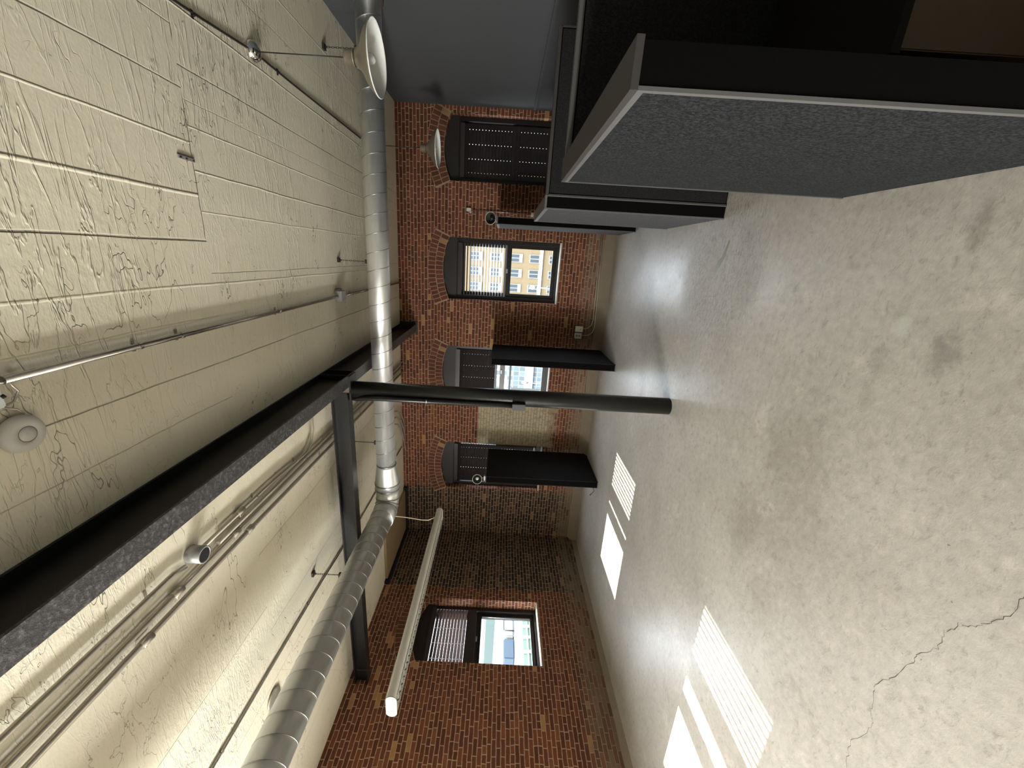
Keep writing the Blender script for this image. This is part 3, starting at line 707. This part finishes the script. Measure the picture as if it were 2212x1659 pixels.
while y < 3.66:
    P = [(LX-.07, y, LZ-.033), (LX+.07, y, LZ-.033), (LX+.07, y+.012, LZ-.006), (LX-.07, y+.012, LZ-.006)]
    m.poly(P); m.poly([(LX-.07, y+.003, LZ-.033), (LX+.07, y+.003, LZ-.033), (LX+.07, y+.020, LZ-.006), (LX-.07, y+.020, LZ-.006)]); y += .05
for sx_ in (-.072, .072): m.box(LX+sx_-.001, LX+sx_+.001, 1.76, 3.688, LZ-.034, LZ-.005)
m.build('louver', m_chrome, rt)
m = MB(); m.box(LX-.066, LX+.066, 1.76, 3.688, LZ-.006, LZ-.004); m.build('reflector', m_enamel, rt)
m = MB(); m.tube([(-2.792, 0.0, 2.60), (-2.793, 1.5, 2.598), (-2.793, 2.6, 2.600), (-2.79, 3.35, 2.596), (-2.79, 3.62, 2.585), (-2.78, 3.65, 2.545), (-2.78, 3.645, 2.46), (-2.78, 3.630, 2.355), (-2.78, 3.612, 2.255), (-2.78, 3.612, 2.18), (-2.77, 3.635, 2.13), (-2.765, 3.67, 2.095)], .0045, 8); tag(m.build('power_cord', m_cream), 'cream cable running along the duct and drooping to the long tube light', 'cable')
for yy in (2.0, 3.4):
    m = MB(); m.tube([(LX-.10, yy, ZC-.002), (LX-.05, yy, LZ+.03)], .0003, 4); m.build('suspension_wire', m_black, rt)

# ---------------------------------------------------------------- cubicle panels
def panel(label, x0, x1, y0, y1, h, face, fab, trim, cap=m_cap, ends=m_panelend, t=.014, one=False):
    """face: 'x' faces look along x, 'y' faces look along y"""
    rt = thing('cubicle_panel', ((x0+x1)/2, (y0+y1)/2, 0), label, 'partition')
    i = .006
    m = MB()
    if face == 'x': m.box(x0+i, x1-i, y0+.002, y1-.002, .004, h-t)
    else: m.box(x0+.002, x1-.002, y0+i, y1-i, .004, h-t)
    m.build('core', ends, rt)
    m = MB()
    if face == 'x':
        for xx in (x0, x1-i): m.box(xx+.001, xx+i, y0+t, y1-t, .012, h-t*1.9)
    else:
        for yy in (y0, y1-i): m.box(x0+t, x1-t, yy+.001, yy+i, .012, h-t*1.9)
    m.build('fabric', fab, rt)
    m = MB()
    if face == 'x':
        for xx in ((x0-.001,) if one else (x0-.001, x1-i-.001)):
            m.box(xx, xx+i+.002, y0, y0+t*.8, 0, h-t); m.box(xx, xx+i+.002, y1-t*.5, y1, 0, h-t)
            m.box(xx, xx+i+.002, y0+t*.8, y1-t*.5, h-t*1.9, h-t)
    else:
        for yy in (y0-.001, y1-i-.001):
            m.box(x0, x0+t*.5, yy, yy+i+.002, 0, h-t); m.box(x1-t*.5, x1, yy, yy+i+.002, 0, h-t)
            m.box(x0, x1, yy, yy+i+.002, h-t*1.4, h-t)
    m.build('edge_trim', trim, rt)
    m = MB(); m.box(x0-.001, x1+.001, y0-.001, y1+.001, h-t, h); m.build('top_cap', cap, rt)
    return rt
panel('low charcoal flecked partition panel standing nearest the camera', .335, .425, .93, 1.94, 1.267, 'x', m_fabP, m_trim, t=.016, one=True)
panel('low dark partition panel joined square behind the nearest charcoal panel', .427, 1.78, 1.880, 1.915, 1.264, 'y', m_fabN, m_cap, cap=m_trim)
panel('low grey partition panel in the second row, end facing camera', .335, .420, 2.93, 3.93, 1.245, 'x', m_fabG, m_trim, cap=m_trim)
panel('low black partition panel of the second row in front of the grey wall', .422, 1.36, 2.932, 2.965, 1.243, 'y', m_fabN, m_cap, cap=m_cap)
panel('tall pale grey partition panel right of the open-blind window', .362, .447, 4.86, 5.50, 1.612, 'x', m_fabG, m_trim, cap=m_trim)
panel('tall black partition panel partly covering the window behind the column', -1.318, -1.228, 4.86, 5.68, 1.603, 'x', m_fabN, m_fabN, cap=m_fabN)
panel('tall black partition panel covering the window at the dark brick corner', -3.052, -2.955, 4.86, 5.70, 1.603, 'x', m_fabN, m_fabN, cap=m_cap)
o = MB(); o.tube([(-3.06, 4.87, .052), (-3.11, 4.87, .036), (-3.135, 4.87, .052), (-3.17, 4.87, .078)], .004, 8); o.tube([(-3.165, 4.87, .075), (-3.18, 4.87, .086)], .008, 8)
ob = o.build('levelling_foot', m_black, bpy.data.objects['cubicle_panel.006'])

rt = thing('side_cabinet', (.72, 1.45, 0), 'low orange-brown wooden cabinet with black top behind the nearest panel', 'cabinet')
m = MB(); m.box(.575, 1.20, 1.25, 1.80, .0, .505); m.bevel(.003); m.build('body', m_wood, rt)
m = MB(); m.box(.56, 1.215, 1.235, 1.815, .507, .53); m.build('black_top', m_blacktop, rt)

# clip lamps on the tall panels
def clip_lamp(c, clamp_z, label, aim, inner, bulbm, pipe=None):
    rt = thing('clip_lamp', c, label, 'lamp')
    q = Vector(aim).to_track_quat('Z', 'Y').to_matrix().to_4x4(); T = Matrix.Translation(c) @ q
    m = MB(); m.lathe([(.066, .0), (.069, .002), (.064, -.02), (.050, -.055), (.026, -.075), (.020, -.11), (0, -.112)], 32, T); m.build('shade', m_spun, rt)
    m = MB(); m.lathe([(.0655, -.001), (.061, -.02), (.047, -.053), (.022, -.072), (0, -.072)], 32, T); m.build('shade_lining', inner, rt)
    m = MB(); m.lathe([(.064, .0), (.0685, .003), (.070, .0), (.067, -.003)], 32, T); m.build('rim', m_endw, rt)
    m = MB(); m.lathe([(0, -.012), (.018, -.018), (.024, -.034), (.016, -.056), (.012, -.07)], 20, T); m.build('bulb', bulbm, rt)
    m = MB(); e0 = T @ Vector((0, 0, -.1)); m.tube([e0, (c[0]-.01, c[1]+.06, clamp_z+.05), (c[0]-.005, c[1]+.05, clamp_z+.015)], .005, 8)
    m.box(c[0]-.035, c[0]+.035, c[1]+.03, c[1]+.07, clamp_z+.001, clamp_z+.02); m.build('clamp', m_galvbox, rt)
clip_lamp((-3.003, 4.85, 1.715), 1.603, 'clip-on lamp with white bulb facing camera on the corner panel top', (.30, -1, -.05), Mat('green_lining', (.035, .045, .03), .4), m_bulb)
clip_lamp((.420, 4.85, 1.685), 1.612, 'unlit dull metal clip-on lamp on the tall pale grey panel top', (-.05, -1, .45), Mat('dull_lining', (.05, .045, .04), .5), m_rubber)
# shiny blind edge light beside the corner window
# thin rod on the back wall
rt = thing('wall_rod', (.585, 5.78, 2.02), 'thin vertical rod with white end bracket on the back wall', 'rod')
m = MB(); m.tube([(.59, 5.775, 2.01), (.572, 5.775, 1.16)], .0045, 8); m.build('rod', m_emt, rt)
m = MB(); m.box(.572, .612, 5.765, 5.799, 1.99, 2.05); m.box(.548, .575, 5.765, 5.799, 1.985, 2.005); m.build('top_bracket', m_endw, rt)
m = MB(); m.box(.575, .59, 5.765, 5.799, 1.49, 1.51); m.build('middle_clip', m_endw, rt)
m = MB(); m.box(.545, .60, 5.765, 5.799, 1.14, 1.17); m.build('lower_bracket', m_endw, rt)
# outlets
rt = thing('outlet_box', (-.93, 5.78, .34), 'plain switch box with one dark hole above the duplex socket, low on back wall', 'outlet')
m = MB(); m.box(-.985, -.90, 5.745, 5.799, .285, .40); m.bevel(.004); m.build('box_body', m_galvbox, rt)
m = MB(); m.box(-.982, -.903, 5.741, 5.745, .288, .397); m.build('cover', m_emtp, rt)
m = MB(); m.tube([(-.945, 5.7405, .325), (-.945, 5.742, .325)], .006, 10); m.build('hole', m_dark, rt)
rt = thing('outlet_box', (-1.04, 5.78, .34), 'white duplex socket box beside a plain box low on the back wall', 'outlet')
m = MB(); m.box(-1.085, -.998, 5.745, 5.799, .295, .40); m.bevel(.004); m.build('box_body', m_galvbox, rt)
m = MB(); m.box(-1.082, -1.001, 5.740, 5.745, .30, .397); m.bevel(.002); m.build('face_plate', m_endw, rt)
for zz in (.330, .368):
    m = MB(); m.tube([(-1.042, 5.738, zz), (-1.042, 5.741, zz)], .014, 16); m.build('receptacle', Mat('socket_grey', (.16, .16, .15), .5), rt)
conduit('wall_conduit', [(.36, 5.782, .185), (-.2, 5.782, .165), (-.55, 5.782, .153), (-.80, 5.782, .145), (-.885, 5.782, .165), (-.93, 5.782, .215), (-.94, 5.782, .29)], .007, m_emtp, 'upper of two thin conduits along the foot of the back wall')
conduit('wall_conduit', [(.36, 5.782, .155), (-.2, 5.782, .135), (-.55, 5.782, .123), (-.90, 5.782, .112), (-.99, 5.782, .135), (-1.035, 5.782, .195), (-1.04, 5.782, .30)], .007, m_emtp, 'lower of two thin conduits along the foot of the back wall')

# ---------------------------------------------------------------- the street outside
ZG = -9.0
m = MB(); m.poly([(-120, -40, ZG), (120, -40, ZG), (120, 140, ZG), (-120, 140, ZG)])
o = m.build('ground', Mat('asphalt', (.035, .035, .036), .9)); o['kind'] = 'structure'
m_tan = Mat('tan_brick', rough=.9); _x, _y, _z = m_tan.pos(); _n = m_tan.noise(m_tan.vec(_x, 0.0, _z), 3, 5, .7)
m_tan.color(m_tan.mix(_n, (.20, .145, .075), (.15, .108, .058)))
m_band = Mat('stone_white', (.30, .29, .27), .8); m_wglass = Mat('far_glass', (.05, .06, .065), .2); m_fw = Mat('white_paint_far', (.28, .28, .27), .7)
rt = thing('tan_building', (-2, 60, ZG), 'tan brick building across the street seen through the open-blind window', 'building')
m = MB(); m.box(-11, 12, 60, 74, ZG, 12.0); m.build('facade', m_tan, rt)
m = MB(); m.box(-11, 12, 59.75, 60, -4.13, -3.66); m.build('stone_band', m_band, rt)
m = MB(); m.box(-11.1, 12.1, 59.6, 60, 11.2, 12.3); m.build('cornice', m_band, rt)
for zi in range(-1, 4):
    for xi in range(-3, 5):
        cx = .03-2.13*(-xi) if False else .03+2.13*xi
        z1 = .66+2.9*zi; z0 = z1-1.32
        f = MB(); f.box(cx-.58, cx+.58, 59.86, 60, z0-.06, z1+.06)
        if zi >= 0: f.box(cx-.60, cx+.60, 59.88, 60, z0-.50, z0-.06)
        fo = f.build('window', m_fw, rt)
        for sg in (-1, 1):
            g = MB(); g.box(cx+sg*.28-.22, cx+sg*.28+.22, 59.82, 59.86, z0+.03, z1-.03); g.build('pane', m_wglass, fo)
# lower row under the band
for xi in range(-3, 2):
    cx = .03+2.13*xi; f = MB(); f.box(cx-.58, cx+.58, 59.86, 60, -6.6, -5.05); fo = f.build('window', m_fw, rt)
    for sg in (-1, 1):
        g = MB(); g.box(cx+sg*.28-.22, cx+sg*.28+.22, 59.82, 59.86, -6.5, -5.12); g.build('pane', m_wglass, fo)
m_curt = Mat('curtain_wall', rough=.35); _x, _y, _z = m_curt.pos()
_fu = (_x/.78).fract(); _fz = (_z/.95).fract(); _g = (_fu.lt(.10)).max(_fz.lt(.10)); _r = m_curt.white((_x/.78).floor(), (_z/.95).floor())
_c = m_curt.ramp(_r, [(0, (.10, .12, .125)), (.3, (.135, .17, .18)), (.6, (.11, .15, .17)), (.8, (.17, .185, .18))], True)
m_curt.color(m_curt.mix(_g, _c, (.33, .34, .33)))
rt = thing('glass_building', (-20, 60, ZG), 'pale blue glass office block seen through the window behind the column', 'building')
m = MB(); m.box(-34, -12.2, 60, 76, ZG, 13.0); m.build('curtain_wall', m_curt, rt)
m = MB(); m.box(-34, -12.2, 59.7, 60, -4.1, -3.0); m.build('white_band', m_band, rt)
for (x, z, lab) in ((-1.665, -.35, 'white globe street lamp in front of the tan building'), (-7.90, -.31, 'white globe street lamp in front of the glass block')):
    rt = thing('street_lamp', (x, 25, ZG), lab, 'street lamp')
    m = MB(); m.lathe([(0, .22), (.05, .2), (.13, .04), (.12, -.06), (.06, -.2), (0, -.2)], 20, Matrix.Translation((x, 25, z))); m.build('globe', Mat('lamp_white', (.36, .36, .33), .4), rt)
    m = MB(); m.tube([(x, 25, z-.2), (x, 25, ZG)], .035, 10); m.build('pole', Mat('pole_grey', (.07, .075, .08), .6), rt)
# roofs to the left
m_grav = Mat('gravel', rough=.95); _x, _y, _z = m_grav.pos(); _n = m_grav.noise(m_grav.vec(_x, _y, _z), 5, 5, .8)
m_grav.color(m_grav.mix(_n, (.05, .048, .045), (.12, .113, .105)))
rt = thing('flat_roof', (-28, 26, ZG), 'grey gravel flat roof seen through the left wall window', 'roof')
m = MB(); m.box(-46, -12.6, 6, 38, ZG, .15); m.build('gravel_bed', m_grav, rt)
m = MB(); m.box(-46, -12.6, 33, 33.3, .15, .32); m.build('roof_curb', m_band, rt)
rt = thing('green_building', (-12.3, 9.6, ZG), 'pale green wall with white stripes at the foot of the left window view', 'building')
m = MB(); m.box(-12.6, -12, 7, 13, ZG, .20); m.build('wall', Mat('pale_green', (.13, .20, .145), .8), rt)
for z0_, z1_ in ((-.35, -.27), (.02, .07)):
    m = MB(); m.box(-12.0, -11.96, 7, 13, z0_, z1_); m.build('white_stripe', m_band, rt)
for yy in (9.25, 9.75, 10.15):
    m = MB(); m.box(-12.0, -11.95, yy, yy+.10, -.3, .2); m.build('white_post', m_band, rt)
o = MB(); o.tube([(-12.3, 7, .36), (-12.3, 9.35, .36), (-12.3, 9.42, .30), (-12.3, 9.55, .36), (-12.3, 12.5, .36)], .03, 10); o.box(-12.33, -12.27, 8.0, 8.05, .2, .36); o.box(-12.33, -12.27, 11, 11.05, .2, .36)
tag(o.build('roof_pipe', m_fw), 'white pipe running above the pale green wall outside', 'pipe')
rt = thing('rooftop_unit', (-16.5, 13.6, .15), 'white rooftop ventilation unit on the gravel roof outside', 'ventilation unit')
m = MB(); m.box(-17.4, -16, 13.1, 14.6, .15, .72); m.bevel(.05); m.build('cabinet', Mat('unit_white', (.26, .27, .27), .6), rt)
m = MB(); m.tube([(-15.9, 13.3, .16), (-15.9, 13.3, .62), (-15.9, 14.2, .62), (-15.9, 14.2, .16)], .025, 8); m.build('pipe_loop', m_rubber, rt)
rt = thing('rooftop_unit', (-16.5, 12.5, .15), 'dark blue rooftop box beside the white ventilation unit outside', 'ventilation unit')
m = MB(); m.box(-17.2, -16, 12.1, 13.0, .15, .62); m.bevel(.04); m.build('cabinet', Mat('unit_blue', (.05, .075, .10), .6), rt)
rt = thing('low_building', (-52, 50, ZG), 'distant pink and green buildings beyond the gravel roof', 'building')
m = MB(); m.box(-60, -50, 46, 62, ZG, 1.6); m.build('pink_wall', Mat('pink_far', (.17, .12, .11), .8), rt)
m = MB(); m.box(-60, -49, 30, 46, ZG, 1.35); m.build('green_wall', Mat('green_far', (.10, .13, .115), .8), rt)
